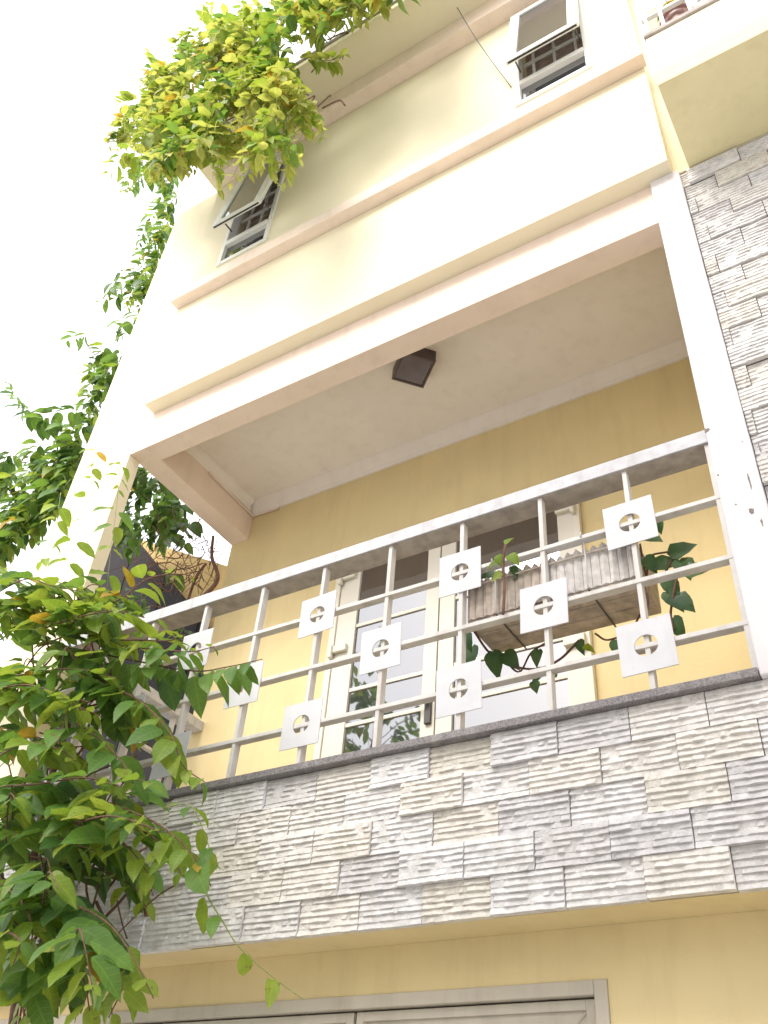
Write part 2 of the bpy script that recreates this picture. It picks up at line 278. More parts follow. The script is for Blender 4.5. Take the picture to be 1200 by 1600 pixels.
def catmull(P, n=8):
    P = [P[0] * 2 - P[1]] + list(P) + [P[-1] * 2 - P[-2]]; out = []
    for k in range(1, len(P) - 2):
        a, b, c, d = P[k - 1:k + 3]
        for q in range(n):
            t = q / n; out.append(0.5 * ((2 * b) + (c - a) * t + (2 * a - 5 * b + 4 * c - d) * t * t + (3 * b - a - 3 * c + d) * t ** 3))
    out.append(P[-2]); return out
class Vine:
    def __init__(s, name, base, label, seed, cat='vine', k=1.3):
        s.root = thing(name, base, label, cat); s.L = []; s.k = k; s.r = random.Random(seed); s.stems = []; s.green = []
    def leaf(s, p, d, nrm, size, mi):
        d = d.normalized(); x = d.cross(nrm); 
        if x.length < 1e-3: x = d.orthogonal()
        x.normalize(); z = x.cross(d); wf = s.r.uniform(0.78, 1.08); s.L.append((Matrix((x * wf, d, z)).transposed().to_4x4(), p, size, mi, s.r.randrange(8)))
    def strand(s, pts, size=0.15, gap=0.07, rad=0.005, mats=(1, 1, 2), tip=2, droop=0.5, pair=True, start=0.0, stem=True, face=Vector((0.15, -0.65, 0.75)), spread=0.9, tipsize=0.4):
        P = catmull(pts, 7); r = s.r; L = [0]
        for a, b in zip(P[:-1], P[1:]): L.append(L[-1] + (b - a).length)
        tot = L[-1]
        if stem: (s.green if rad < 0.0045 else s.stems).append(MB().tube(P, [rad * (1 - 0.65 * k / len(P)) for k in range(len(P))], 5))
        q = gap * r.random() + start * tot; sg = 1
        while q < tot:
            k = max(i for i in range(len(L)) if L[i] <= q); k = min(k, len(P) - 2)
            t = (P[k + 1] - P[k]); p = P[k] + t * ((q - L[k]) / max(1e-6, t.length)); t.normalize()
            sd_ = t.cross(Vector((0, 0, 1))); sd_ = sd_.normalized() if sd_.length > 0.15 else Vector((r.uniform(-1, 1), r.uniform(-1, 1), 0)).normalized()
            fr_ = q / tot; sz = size * s.k * (r.uniform(0.75, 1.18) if r.random() < 0.75 else r.uniform(0.45, 0.75)) * (1 - (1 - tipsize) * max(0, (fr_ - 0.65) / 0.35))
            for sgn in ((1, -1) if pair else (sg,)):
                if r.random() < 0.1: continue
                d = sd_ * sgn * spread + t * r.uniform(0.2, 0.7) + Vector((0, 0, -droop * r.uniform(0.5, 1.5))) + Vector((r.uniform(-.35, .35), r.uniform(-.5, .2), r.uniform(-.2, .2)))
                nm = face + Vector((r.uniform(-.5, .5), r.uniform(-.4, .4), r.uniform(-.35, .35)))
                mi = tip if fr_ > 0.78 and r.random() < 0.8 else r.choice(mats)
                if r.random() < 0.012: mi = 3
                dn = d.normalized(); s.leaf(p + dn * sz * 0.16, dn, nm, sz, mi)
            sg = -sg; q += gap * r.uniform(0.7, 1.3)
    def finish(s, cap=290):
        for b in s.stems: b.build('stem', STEM, s.root, z0=0, smooth=True)
        for b in s.green: b.build('shoot', STEMG, s.root, z0=0, smooth=True)
        s.L.sort(key=lambda q: -q[2] / (q[1] - CC).length)
        for M, p, sz, mi, vr in s.L[:cap]:
            me = LM[mi][vr % len(LM[mi])]
            o = bpy.data.objects.new('leaf', me); COL.objects.link(o); o.parent = s.root
            o.matrix_local = Matrix.Translation(p - WL[s.root]) @ M @ Matrix.Diagonal((sz, sz, sz, 1))
        rest = s.L[cap:]
        if rest:
            V, F, U, MI = [], [], [], []
            for M, p, sz, mi, vr in rest:
                me = LM[mi][vr % len(LM[mi])]; i = len(V); A = Matrix.Translation(p - WL[s.root]) @ M @ Matrix.Diagonal((sz, sz, sz, 1))
                V += [A @ v.co for v in me.vertices]; ud = me.uv_layers[0].data
                for pg in me.polygons:
                    F.append([i + q for q in pg.vertices]); U += [ud[k].uv[:] for k in pg.loop_indices]; MI.append(mi if mi < 6 else 2)
            me = bpy.data.meshes.new('foliage'); me.from_pydata(V, [], F); ul = me.uv_layers.new(name='UVMap')
            for k, u in enumerate(U): ul.data[k].uv = u
            for m in LEAF: me.materials.append(m)
            for pg, mi in zip(me.polygons, MI): pg.material_index = mi; pg.use_smooth = True
            o = bpy.data.objects.new('foliage', me); COL.objects.link(o); o.parent = s.root; tag(o, kind='stuff')
def px(*q): return [at(*a) for a in q]

# ------------------------------------------------------------------ ground
g = MB(); g.v = [Vector((-300, -300, 0)), Vector((300, -300, 0)), Vector((300, 300, 0)), Vector((-300, 300, 0))]; g.f = [(0, 1, 2, 3)]
tag(g.build('ground', GROUND, z0=0), kind='structure')

# ------------------------------------------------------------------ unseen houses opposite (mirrored in the door glass; height set to shade the front)
def opposite(label, x0, x1, top, xs, zs):
    t = thing('unseen_opposite_house', ((x0 + x1) / 2, -8, -Z0), label, 'house')
    m = mat('pale_opposite_plaster', (0.68, 0.66, 0.62), 0.85, 0.06, 2, 0.1, 40, (0.35, 0.33, 0.3), 0.4)
    ho = [(x, x + 1.1, z, z + 1.3) for x in xs for z in zs]
    wall_holes('wall', m, t, x0, x1, -9.0, -7.6, -Z0, top, ho)
    for a, b_, c_, d_ in ho:
        framed(MB(), a + .001, b_ - .001, c_ + .001, d_ - .001, -7.75, -7.65, .06).build('window_frame', UPVC, t)
        B('pane', GLASS, t, a + .0615, b_ - .0615, -7.71, -7.70, c_ + .0615, d_ - .0615)
    B('roof_slab', m, t, x0 - .1, x1 + .1, -9.2, -7.3, top + .0005, top + .2)

# ------------------------------------------------------------------ the house
GZ = -Z0
house = thing('town_house', (0.2, 0.3, GZ), 'cream and yellow town house with white split stone balcony parapet', 'house')
wall_holes('lower_wall', YEL, house, -1.979, 6, 0.232, 0.43, GZ, -0.7335, [(-1.75, 1.53, GZ, -0.915)])
B('balcony_slab', YEL, house, -1.979, 6, 0.034, 1.5, -0.733, -0.45)
B('parapet_wall', MORTAR, house, -1.979, 6, 0.032, 0.16, -0.4495, -0.001)
CHIP = mat('bare_grey_render', (0.24, 0.21, 0.20), 0.9, 0.2, 60, 0.3, 90)
cr_ = random.Random(5)
for u, v, a_, b_ in ((1171, 752, .004, .045), (1174, 798, .016, .016), (1190, 815, .005, .022), (1105, 672, .012, .014), (1122, 742, .006, .006), (1160, 690, .004, .004), (1150, 788, .005, .004), (1187, 700, .004, .03)):
    p = at(u, v, -0.031); n_ = 11; pl_ = []
    for k in range(n_):
        q = 2 * math.pi * k / n_; f_ = cr_.uniform(.55, 1.2); pl_.append((p.x + a_ * f_ * math.cos(q), p.z - Z0 + b_ * f_ * math.sin(q)))
    MB().prism(pl_, -0.0312, -0.0285).build('paint_chip', CHIP, house)
led = B('ledge_slab', GRANITE, house, -1.978, 2.298, -0.036, 0.2, 0.0, 0.036, 0.003); tag(led, 'dark granite ledge on the stone parapet')
MB().box(-2.62, -1.98, -0.002, 0.112, GZ, 3.4495).box(-2.62, -1.84, -0.002, 0.112, 3.4495, 7.0).build('column', CREAM, house)
tag(B('column', WHITEC, house, 2.30, 2.475, -0.03, 0.18, 0.0005, 3.4495, 0.008), 'whitewashed column with chipped paint')
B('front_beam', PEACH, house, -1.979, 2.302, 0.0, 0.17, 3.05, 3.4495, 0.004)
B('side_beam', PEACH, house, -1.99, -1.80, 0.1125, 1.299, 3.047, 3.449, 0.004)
B('ceiling', CEIL, house, -1.802, 2.32, 0.168, 1.302, 3.42, 3.448)
wall_holes('balcony_wall', YEL, house, -1.99, 2.6, 1.3, 1.5, -0.45, 3.4495, [(-0.74, 1.225, -0.45, 2.45)])
B('side_wall', YEL, house, 2.31, 2.47, 0.18, 1.3, -0.45, 3.4495)
c = MB()                                   # cove moulding: back run and left run
prof = [(0, 3.30), (0.018, 3.30), (0.03, 3.335), (0.075, 3.40), (0.085, 3.4195), (0, 3.4195)]
i0 = len(c.v)
for x in (-1.80, 2.30):
    c.v += [Vector((x, 1.2995 - a, z)) for a, z in prof]
n = len(prof); c.f += [(k, (k + 1) % n, n + (k + 1) % n, n + k) for k in range(n)] + [tuple(range(n)), tuple(range(2 * n - 1, n - 1, -1))]
c.build('cornice', CEIL, house)
c = MB()
for y in (0.172, 1.216): c.v += [Vector((-1.7995 + a * 0.8, y, z + 0.025 if z < 3.4 else z - 0.0005)) for a, z in prof]
c.f += [(k, (k + 1) % n, n + (k + 1) % n, n + k) for k in range(n)] + [tuple(range(n)), tuple(range(2 * n - 1, n - 1, -1))]
c.build('cornice', CEIL, house)
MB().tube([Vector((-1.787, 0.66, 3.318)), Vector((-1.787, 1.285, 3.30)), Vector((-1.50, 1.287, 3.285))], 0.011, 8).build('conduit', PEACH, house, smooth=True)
WIN = [(1.485, 2.105), (-1.49, -0.91)]
wall_holes('upper_wall', CREAM, house, -1.851, 2.44, -0.118, 0.05, 3.45, 7.0, [(a, b, 5.08, 6.68) for a, b in WIN])
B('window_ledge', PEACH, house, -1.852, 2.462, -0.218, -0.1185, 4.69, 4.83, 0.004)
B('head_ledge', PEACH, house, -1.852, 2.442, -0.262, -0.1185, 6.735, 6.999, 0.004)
roof = B('roof_slab', CREAM, house, -2.05, 2.44, -0.64, 3.0, 7.0, 7.09, 0.004)
B('coping', CONC, house, -2.07, 2.442, -0.66, -0.50, 7.0905, 7.13, 0.006)
B('inner_wall', ROOMD, house, -1.84, 2.43, 0.75, 6.0, 3.45, 6.999)
B('partition', ROOMD, house, -1.84, -1.70, 0.0505, 0.749, 3.451, 6.998)
B('room_floor', ROOMD, house, -1.69, 2.42, 0.0505, 0.749, 3.46, 3.6)
B('stone_backing', MORTAR, house, 2.476, 6, 0.032, 0.17, 0.0, 3.4485)
B('upper_side_wall', CREAM, house, 2.4405, 6, 0.0, 0.3, 3.45, 8.2)
B('rear_wall', YEL, house, -1.95, 6, 5.0, 5.2, GZ, 3.449)
B('end_wall', YEL, house, 5.85, 6, 1.51, 4.99, GZ, 3.449)
# upper balcony to the right
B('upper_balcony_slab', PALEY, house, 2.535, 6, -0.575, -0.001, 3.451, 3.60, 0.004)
B('upper_balcony_parapet', CREAM, house, 2.535, 6, -0.574, -0.47, 3.6005, 4.06, 0.004)
B('coping', CONC, house, 2.53, 6, -0.590, -0.25, 4.0605, 4.105, 0.006)
B('unseen_shade_slab', CREAM, house, 2.535, 6, -0.62, -0.001, 6.4, 6.55, 0.004)  # unseen slab added to shade the upper balcony

# ------------------------------------------------------------------ split stone cladding, tile by tile
def tile_mesh(seed, tw=0.298, th=0.1485):
    r = random.Random(seed); NU = 34; S = 6; me = bpy.data.meshes.new('stone_tile'); v = []; f = []
    us = [-tw / 2 + tw * k / NU for k in range(NU + 1)]
    edges = [-th / 2 + th * k / S + (r.uniform(-0.002, 0.002) if 0 < k < S else 0) for k in range(S + 1)]
    rows = []
    off = Vector((seed * 3.1, seed * 1.7, 0))
    for s in range(S):
        z0, z1 = edges[s], edges[s + 1]; amp = r.uniform(0.7, 1.2)
        chip, tilt_, k = [], [], 0            # chips of uneven depth along the strip
        while k <= NU:
            n_ = r.choice((2, 3, 4, 5, 7)); d0 = r.uniform(0.65, 1.2) if r.random() < 0.9 else r.uniform(0.15, 0.5); sl = r.uniform(-0.3, 0.3); zz = r.uniform(-0.0013, 0.0013)
            for q in range(n_): chip.append(d0 + sl * (q / n_ - 0.5)); tilt_.append(zz)
            k += n_
        lowrow, toprow = [], []
        for k, u in enumerate(us):
            big = noise.noise(Vector((u * 9, z0 * 14, seed * 2.3))) * 0.004; q = noise.noise(Vector((u * 70, s * 7.7, seed))) * 0.3
            e = 0.0 if s == 0 else 1.0; e2 = 0.0 if s == S - 1 else 1.0
            lowrow.append((u, -(0.0098 * amp * max(0.1, chip[k] + q) + big), z0 + (tilt_[k] + 0.0016) * e))
            toprow.append((u, -(0.0015 + 0.0035 * max(0, 0.6 - chip[k]) + big), z1 + tilt_[k] * e2 - 0.0012))
        rows += [lowrow, toprow]
    for row in rows: v += row
    W_ = NU + 1
    for a in range(len(rows) - 1):
        for k in range(NU): f.append((a * W_ + k, a * W_ + k + 1, (a + 1) * W_ + k + 1, (a + 1) * W_ + k))
    nb = len(v); D = 0.022                 # edges and back
    ring = [k for k in range(W_)] + [a * W_ + NU for a in range(1, len(rows))] + [(len(rows) - 1) * W_ + k for k in range(NU - 1, -1, -1)] + [a * W_ for a in range(len(rows) - 2, 0, -1)]
    for q in ring: v.append((v[q][0], D, v[q][2]))
    m = len(ring)
    for k in range(m): f.append((ring[(k + 1) % m], ring[k], nb + k, nb + (k + 1) % m))
    me.from_pydata(v, [], f); me.materials.append(STONE); return me
TM = [tile_mesh(s) for s in range(12)]
def tmesh_cut(w_, seed): return tile_mesh(seed, w_ - 0.002)
CUT = {}
clad = bpy.data.objects.new('stone_cladding', None); clad.empty_display_size = 0.2; link(clad, (0.2, 0.0, Z0 - 0.73), house); tag(clad, 'white split stone cladding of the balcony front')
clad2 = bpy.data.objects.new('stone_cladding', None); clad2.empty_display_size = 0.2; link(clad2, (3.0, 0.0, Z0), house); tag(clad2, 'tall white split stone cladding beside the column')
tr = random.Random(21)
def lay(parent, row, x_start, x_end, zc, phase):
    x = x_start; k = math.floor((x_start - phase) / 0.3) + 1
    nxt = phase + 0.3 * k
    if nxt - x < 0.03: nxt += 0.3
    while x < x_end - 1e-6:
        e = min(nxt, x_end); 
        if x_end - e < 0.03: e = x_end
        w_ = e - x
        if abs(w_ - 0.3) < 0.004: me = tr.choice(TM)
        else:
            key = (round(w_, 2), tr.randrange(2))
            if key not in CUT: CUT[key] = tile_mesh(50 + len(CUT), w_ - 0.002)
            me = CUT[key]
        o = bpy.data.objects.new('stone_tile', me)
        d = tr.choice((-0.005, 0.0, 0.003, 0.008, 0.014)) * (1.2 if parent is clad2 else 1)
        link(o, (x + w_ / 2, 0.010 - d, zc + Z0 + tr.uniform(-0.0004, 0.0004)), parent)
        o.scale = (0.993, 0.85, 0.988) if parent is clad2 else (0.994, 1.1, 0.988)
        if abs(w_ - 0.3) < 0.004 and tr.random() < 0.5: o.rotation_euler.y = tr.uniform(-0.002, 0.002)
        x = e; nxt = x + 0.3
for r_ in range(5):
    lay(clad, r_, -1.978, 3.6, -0.0005 - 0.0735 - 0.1465 * r_ , (0.0 if r_ % 2 == 0 else 0.15) + tr.uniform(-0.02, 0.02))
for r_ in range(23):
    lay(clad2, r_, 2.478, 3.7, 0.077 + 0.1495 * r_, (0.0 if r_ % 2 == 0 else 0.15) + 0.13 + tr.uniform(-0.03, 0.03))

# ------------------------------------------------------------------ balcony door
def framed(b, x0, x1, z0, z1, y0, y1, t, tb=None):
    tb = tb or t
    b.box(x0, x0 + t, y0, y1, z0, z1); b.box(x1 - t, x1, y0, y1, z0, z1)
    b.box(x0 + t, x1 - t, y0, y1, z1 - t, z1); b.box(x0 + t, x1 - t, y0, y1, z0, z0 + tb); return b
door = bpy.data.objects.new('door', None); link(door, (0.24, 1.3, Z0 - 0.45), house); tag(door, 'off white double glazed balcony door')
framed(MB(), -0.738, 1.223, -0.449, 2.448, 1.255, 1.34, 0.05).build('door_frame', UPVC, door, 0.003)
for x0, x1, s0, s1 in ((-0.685, 0.166, 0.165, 0.10), (0.176, 1.172, 0.115, 0.11)):
    lf = MB(); lf.box(x0, x0 + s0, 1.268, 1.315, -0.39, 2.395); lf.box(x1 - s1, x1, 1.268, 1.315, -0.39, 2.395)
    lf.box(x0 + s0, x1 - s1, 1.269, 1.314, 2.30, 2.394); lf.box(x0 + s0, x1 - s1, 1.269, 1.314, -0.389, -0.20)
    lf.build('door_leaf', UPVC, door, 0.003)
    zs = [-0.2, 0.45, 0.99, 1.255, 1.78, 2.30]
    for a, b_ in zip(zs[:-1], zs[1:]):
        B('pane', GLASS, door, x0 + s0 + 0.0005, x1 - s1 - 0.0005, 1.288, 1.296, a + 0.014, b_ - 0.014)
    for z in zs[1:-1]: B('glazing_bar', UPVC, door, x0 + s0 + 0.0005, x1 - s1 - 0.0005, 1.277, 1.305, z - 0.0138, z + 0.0138, 0.002)
B('door_seal', SEAL_GAP, door, 0.1662, 0.1758, 1.285, 1.31, -0.39, 2.39)
for x, z in ((-0.61, 2.24), (-0.62, 1.60), (-0.62, 0.5), (1.115, 2.24), (1.115, 1.2)):
    h_ = MB().box(x - 0.055, x + 0.055, 1.235, 1.267, z - 0.028, z + 0.028); 
    sx = -1 if x < 0 else 1
    h_.box(x + sx * 0.056, x + sx * 0.085, 1.22, 1.254, z - 0.07, z + 0.035); h_.build('hinge', UPVC, door, 0.005)
MB().box(0.105, 0.15, 1.245, 1.267, 0.86, 1.06).box(0.117, 0.137, 1.21, 1.2445, 1.0, 1.02).box(0.045, 0.137, 1.195, 1.2095, 0.998, 1.022).build('door_handle', DARKM, door, 0.003)

opposite('unseen tall pale plastered house across the alley, its height set to shade the lower front', -1.6, 11, 8.3, (-0.8, 2.0, 4.8, 7.6), (-2.4, 0.9, 4.2))
opposite('unseen low pale plastered house across the alley beside the tall one', -12, -1.9, 1.6, (-10.4, -7.0, -4.0), (-2.2,))

# ------------------------------------------------------------------ upper windows with open top-hung sash
for i, (x0, x1) in enumerate(WIN):
    win = bpy.data.objects.new('window', None); link(win, ((x0 + x1) / 2, -0.118, Z0 + 5.08), house)
    tag(win, 'white window with open top hung sash ' + ('beside the upper balcony' if i == 0 else 'under the hanging roof vine'))
    f = framed(MB(), x0 + 0.001, x1 - 0.001, 5.081, 6.679, -0.135, -0.05, 0.045); f.box(x0 + 0.046, x1 - 0.046, -0.145, -0.05, 5.37, 5.43)
    f.build('window_frame', UPVCW, win, 0.003)
    B('pane', GLASS, win, x0 + 0.0465, x1 - 0.0465, -0.10, -0.094, 5.127, 5.369)
    hz, hy, th = 6.63, -0.137, R(7)
    def tilt(b):
        for k, p in enumerate(b.v):
            dy, dz = p.y - hy, p.z - hz; b.v[k] = Vector((p.x, hy + dy * math.cos(th) + dz * math.sin(th), hz - dy * math.sin(th) + dz * math.cos(th)))
        return b
    tilt(framed(MB(), x0 + 0.012, x1 - 0.012, 5.44, 6.62, -0.176, -0.14, 0.085, 0.075)).build('sash', UPVCW, win, 0.003)
    tilt(MB().box(x0 + 0.0975, x1 - 0.0975, -0.162, -0.156, 5.5155, 6.5345)).build('pane', GLASS, win)
    tilt(MB().box(x0 + 0.028, x1 - 0.028, -0.166, -0.152, 5.4355, 5.4395)).build('drip_seal', SEAL_GAP, win)
    for s in (x0 + 0.055, x1 - 0.065):
        MB().tube([Vector((s, -0.12, 5.62)), Vector((s, -0.3, 5.62))], 0.007, 6).build('stay_arm', DARKM, win)
    gb = 5.62
    for k in range(3): B('grille_bar', UPVCW, win, x0 + 0.0465, x1 - 0.0465, -0.045, -0.025, gb + 0.27 * k, gb + 0.02 + 0.27 * k)
    for k in range(3):
        xx = x0 + 0.12 + (x1 - x0 - 0.26) * k / 2; B('grille_post', UPVCW, win, xx, xx + 0.02, -0.024, -0.006, 5.08, 6.68)
    for k in range(14): B('louvre', mat('faded_brown_louvre', (0.42, 0.33, 0.28), 0.6, 0.1, 8), win, x0 + 0.05, x1 - 0.05, 0.02, 0.045, 5.46 + 0.083 * k, 5.515 + 0.083 * k)

# ------------------------------------------------------------------ railing
rail = thing('balcony_railing', (0.2, 0.02, 0.036), 'pale metal grid railing with square cut-out plates on the granite ledge', 'railing')
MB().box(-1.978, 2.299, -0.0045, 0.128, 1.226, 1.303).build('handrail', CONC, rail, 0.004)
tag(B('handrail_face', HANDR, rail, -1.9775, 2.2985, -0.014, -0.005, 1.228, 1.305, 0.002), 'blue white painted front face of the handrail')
XB = [1.895 - 0.4345 * k for k in range(9)]; ZR = [0.905, 0.58, 0.255]
for x in XB: B('bar', RAILW, rail, x - 0.011, x + 0.011, 0.002, 0.046, 0.0365, 1.2255, 0.002)
for z in ZR: B('rail', RAILW, rail, -1.978, 2.298, -0.003, 0.042, z - 0.011, z + 0.011, 0.002)
B('end_post', RAILW, rail, 2.277, 2.2985, 0.0, 0.04, 0.0365, 1.2255, 0.002)
def plate_mesh(name):
    me = bpy.data.meshes.new(name); b = bmesh.new(); h = 0.116; hz = 0.121; r_ = 0.050; n = 32; T = 0.005
    rings = []
    for y in (0, T):
        sq, ci = [], []
        for k in range(n):
            a = 2 * math.pi * k / n + math.pi / 4; cx, cz = math.cos(a), math.sin(a); s = 1 / max(abs(cx), abs(cz))
            sq.append(b.verts.new((cx * s * h, y, cz * s * hz))); ci.append(b.verts.new((cx * r_, y, cz * r_)))
        rings.append((sq, ci))
    (s0, c0), (s1, c1) = rings
    for k in range(n):
        j = (k + 1) % n
        b.faces.new((s0[k], s0[j], c0[j], c0[k])); b.faces.new((s1[j], s1[k], c1[k], c1[j])); b.faces.new((s0[j], s0[k], s1[k], s1[j])); b.faces.new((c0[k], c0[j], c1[j], c1[k]))
    bmesh.ops.recalc_face_normals(b, faces=b.faces); b.to_mesh(me); b.free(); me.materials.append(PLATE); return me
PM = plate_mesh('plate')
for k, x in enumerate(XB):
    for z in ((ZR[0], ZR[2]) if k % 2 == 0 else (ZR[1],)):
        o = bpy.data.objects.new('plate', PM); link(o, (x + rnd.uniform(-.004, .004), -0.009, z + Z0 + rnd.uniform(-.004, .004)), rail); o.rotation_euler = (R(rnd.uniform(-2, 2)), R(rnd.uniform(-1.6, 1.6)), R(rnd.uniform(-2, 2)))
side = thing('balcony_railing', (-1.9, 0.7, 0.036), 'short grid railing closing the open end of the balcony behind the vine', 'railing')
B('handrail', HANDR, side, -1.97, -1.85, 0.13, 1.298, 1.226, 1.30, 0.004)
YB = [0.32, 0.68, 1.04]
for y in YB: B('bar', RAILW, side, -1.93, -1.89, y - 0.011, y + 0.011, -0.45, 1.2255, 0.002)
for z in ZR: B('rail', RAILW, side, -1.925, -1.885, 0.113, 1.299, z - 0.011, z + 0.011, 0.002)
for k, y in enumerate(YB):
    for z in ((ZR[0], ZR[2]) if k % 2 == 0 else (ZR[1],)):
        o = bpy.data.objects.new('plate', PM); link(o, (-1.875, y, z + Z0), side); o.rotation_euler.z = R(90)

# ------------------------------------------------------------------ ceiling lamp
lamp = thing('ceiling_lamp', (0.33, 0.47, 3.30), 'square dark ceiling lamp turned cornerwise over the balcony', 'lamp')
def rotbox(name, m, parent, c, hx, hy, z0, z1, ang, bev=0.003):
    b = MB().box(-hx, hx, -hy, hy, z0, z1); ca, sa = math.cos(ang), math.sin(ang)
    b.v = [Vector((c[0] + p.x * ca - p.y * sa, c[1] + p.x * sa + p.y * ca, p.z)) for p in b.v]; return b.build(name, m, parent, bev)
LA = R(49)
rotbox('lamp_housing', LAMPH, lamp, (0.33, 0.49), 0.125, 0.14, 3.325, 3.4195, LA, 0.006)
rotbox('lamp_cover', LAMPG, lamp, (0.33, 0.49), 0.108, 0.122, 3.306, 3.3248, LA, 0.008)
for s in (-1, 1):
    ca, sa = math.cos(LA), math.sin(LA); rotbox('cover_rim', LAMPH, lamp, (0.33 - sa * s * 0.131, 0.49 + ca * s * 0.131), 0.125, 0.0085, 3.302, 3.3248, LA, 0.002)
    rotbox('cover_rim', LAMPH, lamp, (0.33 + ca * s * 0.1165, 0.49 + sa * s * 0.1165), 0.0082, 0.122, 3.302, 3.3248, LA, 0.002)

# ------------------------------------------------------------------ planter box behind the railing
pl = thing('planter_box', (1.45, 0.2, 0.63), 'long weathered planter with a scalloped fluted front hung inside the railing', 'planter')
for k in range(3): B('bottom_board', WOODW, pl, 1.035, 1.885, 0.062 + 0.1 * k, 0.158 + 0.1 * k, 0.632, 0.648, 0.003)
N = 20
for k in range(N):
    x = 1.035 + 0.85 * k / N; wd = 0.85 / N; top = 0.862 + 0.006 * math.sin(k * 2.1)
    s = MB().prism([(x + 0.001, 0.649), (x + wd - 0.001, 0.649), (x + wd - 0.001, top), (x + wd * 0.5, top + 0.02), (x + 0.001, top)], 0.058, 0.070)
    i = len(s.v); s.v += [Vector((x + wd * 0.5, 0.047, 0.649)), Vector((x + wd * 0.5, 0.049, top + 0.02))]
    s.f[0] = (0, i, i + 1, 4); s.f += [(i, 1, 2, i + 1), (i + 1, 2, 3), (i + 1, 3, 4), (0, 1, i)]
    s.build('slat', WOODG if k > 9 else WOODW, pl)
B('back_board', WOODW, pl, 1.035, 1.885, 0.352, 0.364, 0.649, 0.86, 0.003)
for x in (1.035, 1.873): B('end_board', WOODW, pl, x, x + 0.012, 0.0715, 0.3515, 0.649, 0.86, 0.003)
for z in (0.835,): B('batten', WOODW, pl, 1.034, 1.886, 0.036, 0.0465, z - 0.003, z + 0.003, 0.001)
B('soil', mat('dark_soil', (0.06, 0.045, 0.035), 0.95, 0.3, 40), pl, 1.05, 1.87, 0.075, 0.35, 0.66, 0.80)
for x in (1.20, 1.66):
    MB().tube([Vector((x, 0.05, 0.64)), Vector((x, 0.028, 0.645)), Vector((x, 0.030, 0.80)), Vector((x, 0.020, 0.91)), Vector((x, -0.010, 0.925)), Vector((x, -0.012, 0.895))], 0.0045, 6).build('hook', RAILW, pl, smooth=True)
    MB().tube([Vector((x, 0.03, 0.628)), Vector((x, 0.2, 0.624)), Vector((x, 0.37, 0.628))], 0.004, 6).build('strap', DARKM, pl)

# ------------------------------------------------------------------ garage gate
gate = thing('garage_gate', (-0.1, 0.26, GZ), 'beige folding metal gate under the stone balcony', 'gate')
framed(MB(), -1.749, 1.529, GZ, -0.916, 0.222, 0.33, 0.05).build('gate_frame', GATEM, gate, 0.004)
xs = [-1.70, -0.63, 0.443, 1.478]
for a, b_ in zip(xs[:-1], xs[1:]):
    B('gate_leaf', GATEM, gate, a + 0.006, b_ - 0.006, 0.262, 0.30, GZ + 0.06, -0.972, 0.003)
    framed(MB(), a + 0.007, b_ - 0.007, GZ + 0.061, -0.973, 0.250, 0.2618, 0.035).build('leaf_rim', GATEM, gate, 0.002)
    w0 = 0.16
    for s, x in ((1, a + 0.042), (-1, b_ - 0.042)):
        MB().tube([Vector((x, 0.2605, -1.008)), Vector((x + s * w0, 0.2605, -1.008 - w0))], 0.004, 6).build('corner_crease', GATEM, gate)
B('gap_shade_sheet', SEAL_GAP, gate, -1.70, 1.478, 0.3005, 0.32, GZ + 0.05, -0.967)  # dark sheet standing in for the shade behind the gate leaves

# ------------------------------------------------------------------ railing and things on the upper balcony
ur = thing('balcony_railing', (3.4, -0.53, 4.105), 'white bar railing on the stained coping of the upper balcony', 'railing')
for k in range(8): B('bar', UPVCW, ur, 2.645 + 0.165 * k, 2.668 + 0.165 * k, -0.585, -0.562, 4.1055, 4.98, 0.002)
B('end_post', UPVCW, ur, 2.555, 2.575, -0.585, -0.565, 4.1055, 4.98, 0.002)
for z in (4.30, 4.98): B('rail', UPVCW, ur, 2.54, 4.0, -0.588, -0.559, z, z + 0.025, 0.002)
pot = thing('flower_pot', (2.73, -0.43, 4.105), 'brown glazed pot on the upper balcony coping behind white bars', 'pot')
MB().lathe((2.735, -0.435, 4.1055), [(0.07, 0), (0.085, 0.01), (0.105, 0.20), (0.103, 0.23), (0.116, 0.235), (0.116, 0.265), (0.10, 0.265), (0.09, 0.22)], 24).build('pot_body', TERRA, pot, smooth=True)
pb2 = thing('planter_tray', (2.93, -0.46, 4.105), 'white rectangular plant tray on the coping of the upper balcony', 'planter')
framed(MB(), 2.862, 3.07, 4.1056, 4.255, -0.556, -0.40, 0.008).box(2.8705, 3.0615, -0.545, -0.42, 4.1142, 4.24).build('tray_body', UPVCW, pb2, 0.003)
bowl = thing('clay_jar', (2.61, -0.35, 4.105), 'tall pale clay jar by the wall end of the upper balcony', 'jar')
MB().lathe((2.615, -0.30, 4.1055), [(0.05, 0), (0.065, 0.02), (0.075, 0.5), (0.07, 0.72), (0.05, 0.78), (0.045, 0.80), (0.06, 0.82), (0.05, 0.82), (0.035, 0.78)], 24).build('jar_body', mat('pale_clay', (0.55, 0.46, 0.34), 0.6, 0.1, 8), bowl, smooth=True)
dp = Vine('potted_shrub', (2.73, -0.42, 4.23), 'sparse dry shrub growing in the brown pot of the upper balcony', 44, 'plant', k=0.7)
for k in range(7):
    p = Vector((2.735, -0.435, Z0 + 4.33)); e = p + Vector((dp.r.uniform(-.1, .3), dp.r.uniform(-.1, .12), dp.r.uniform(.15, .35)))
    dp.strand([p, (p + e) / 2 + Vector((0, 0, .05)), e], size=.10, gap=.05, rad=.005, mats=(1, 3, 0), tip=1, start=.35)

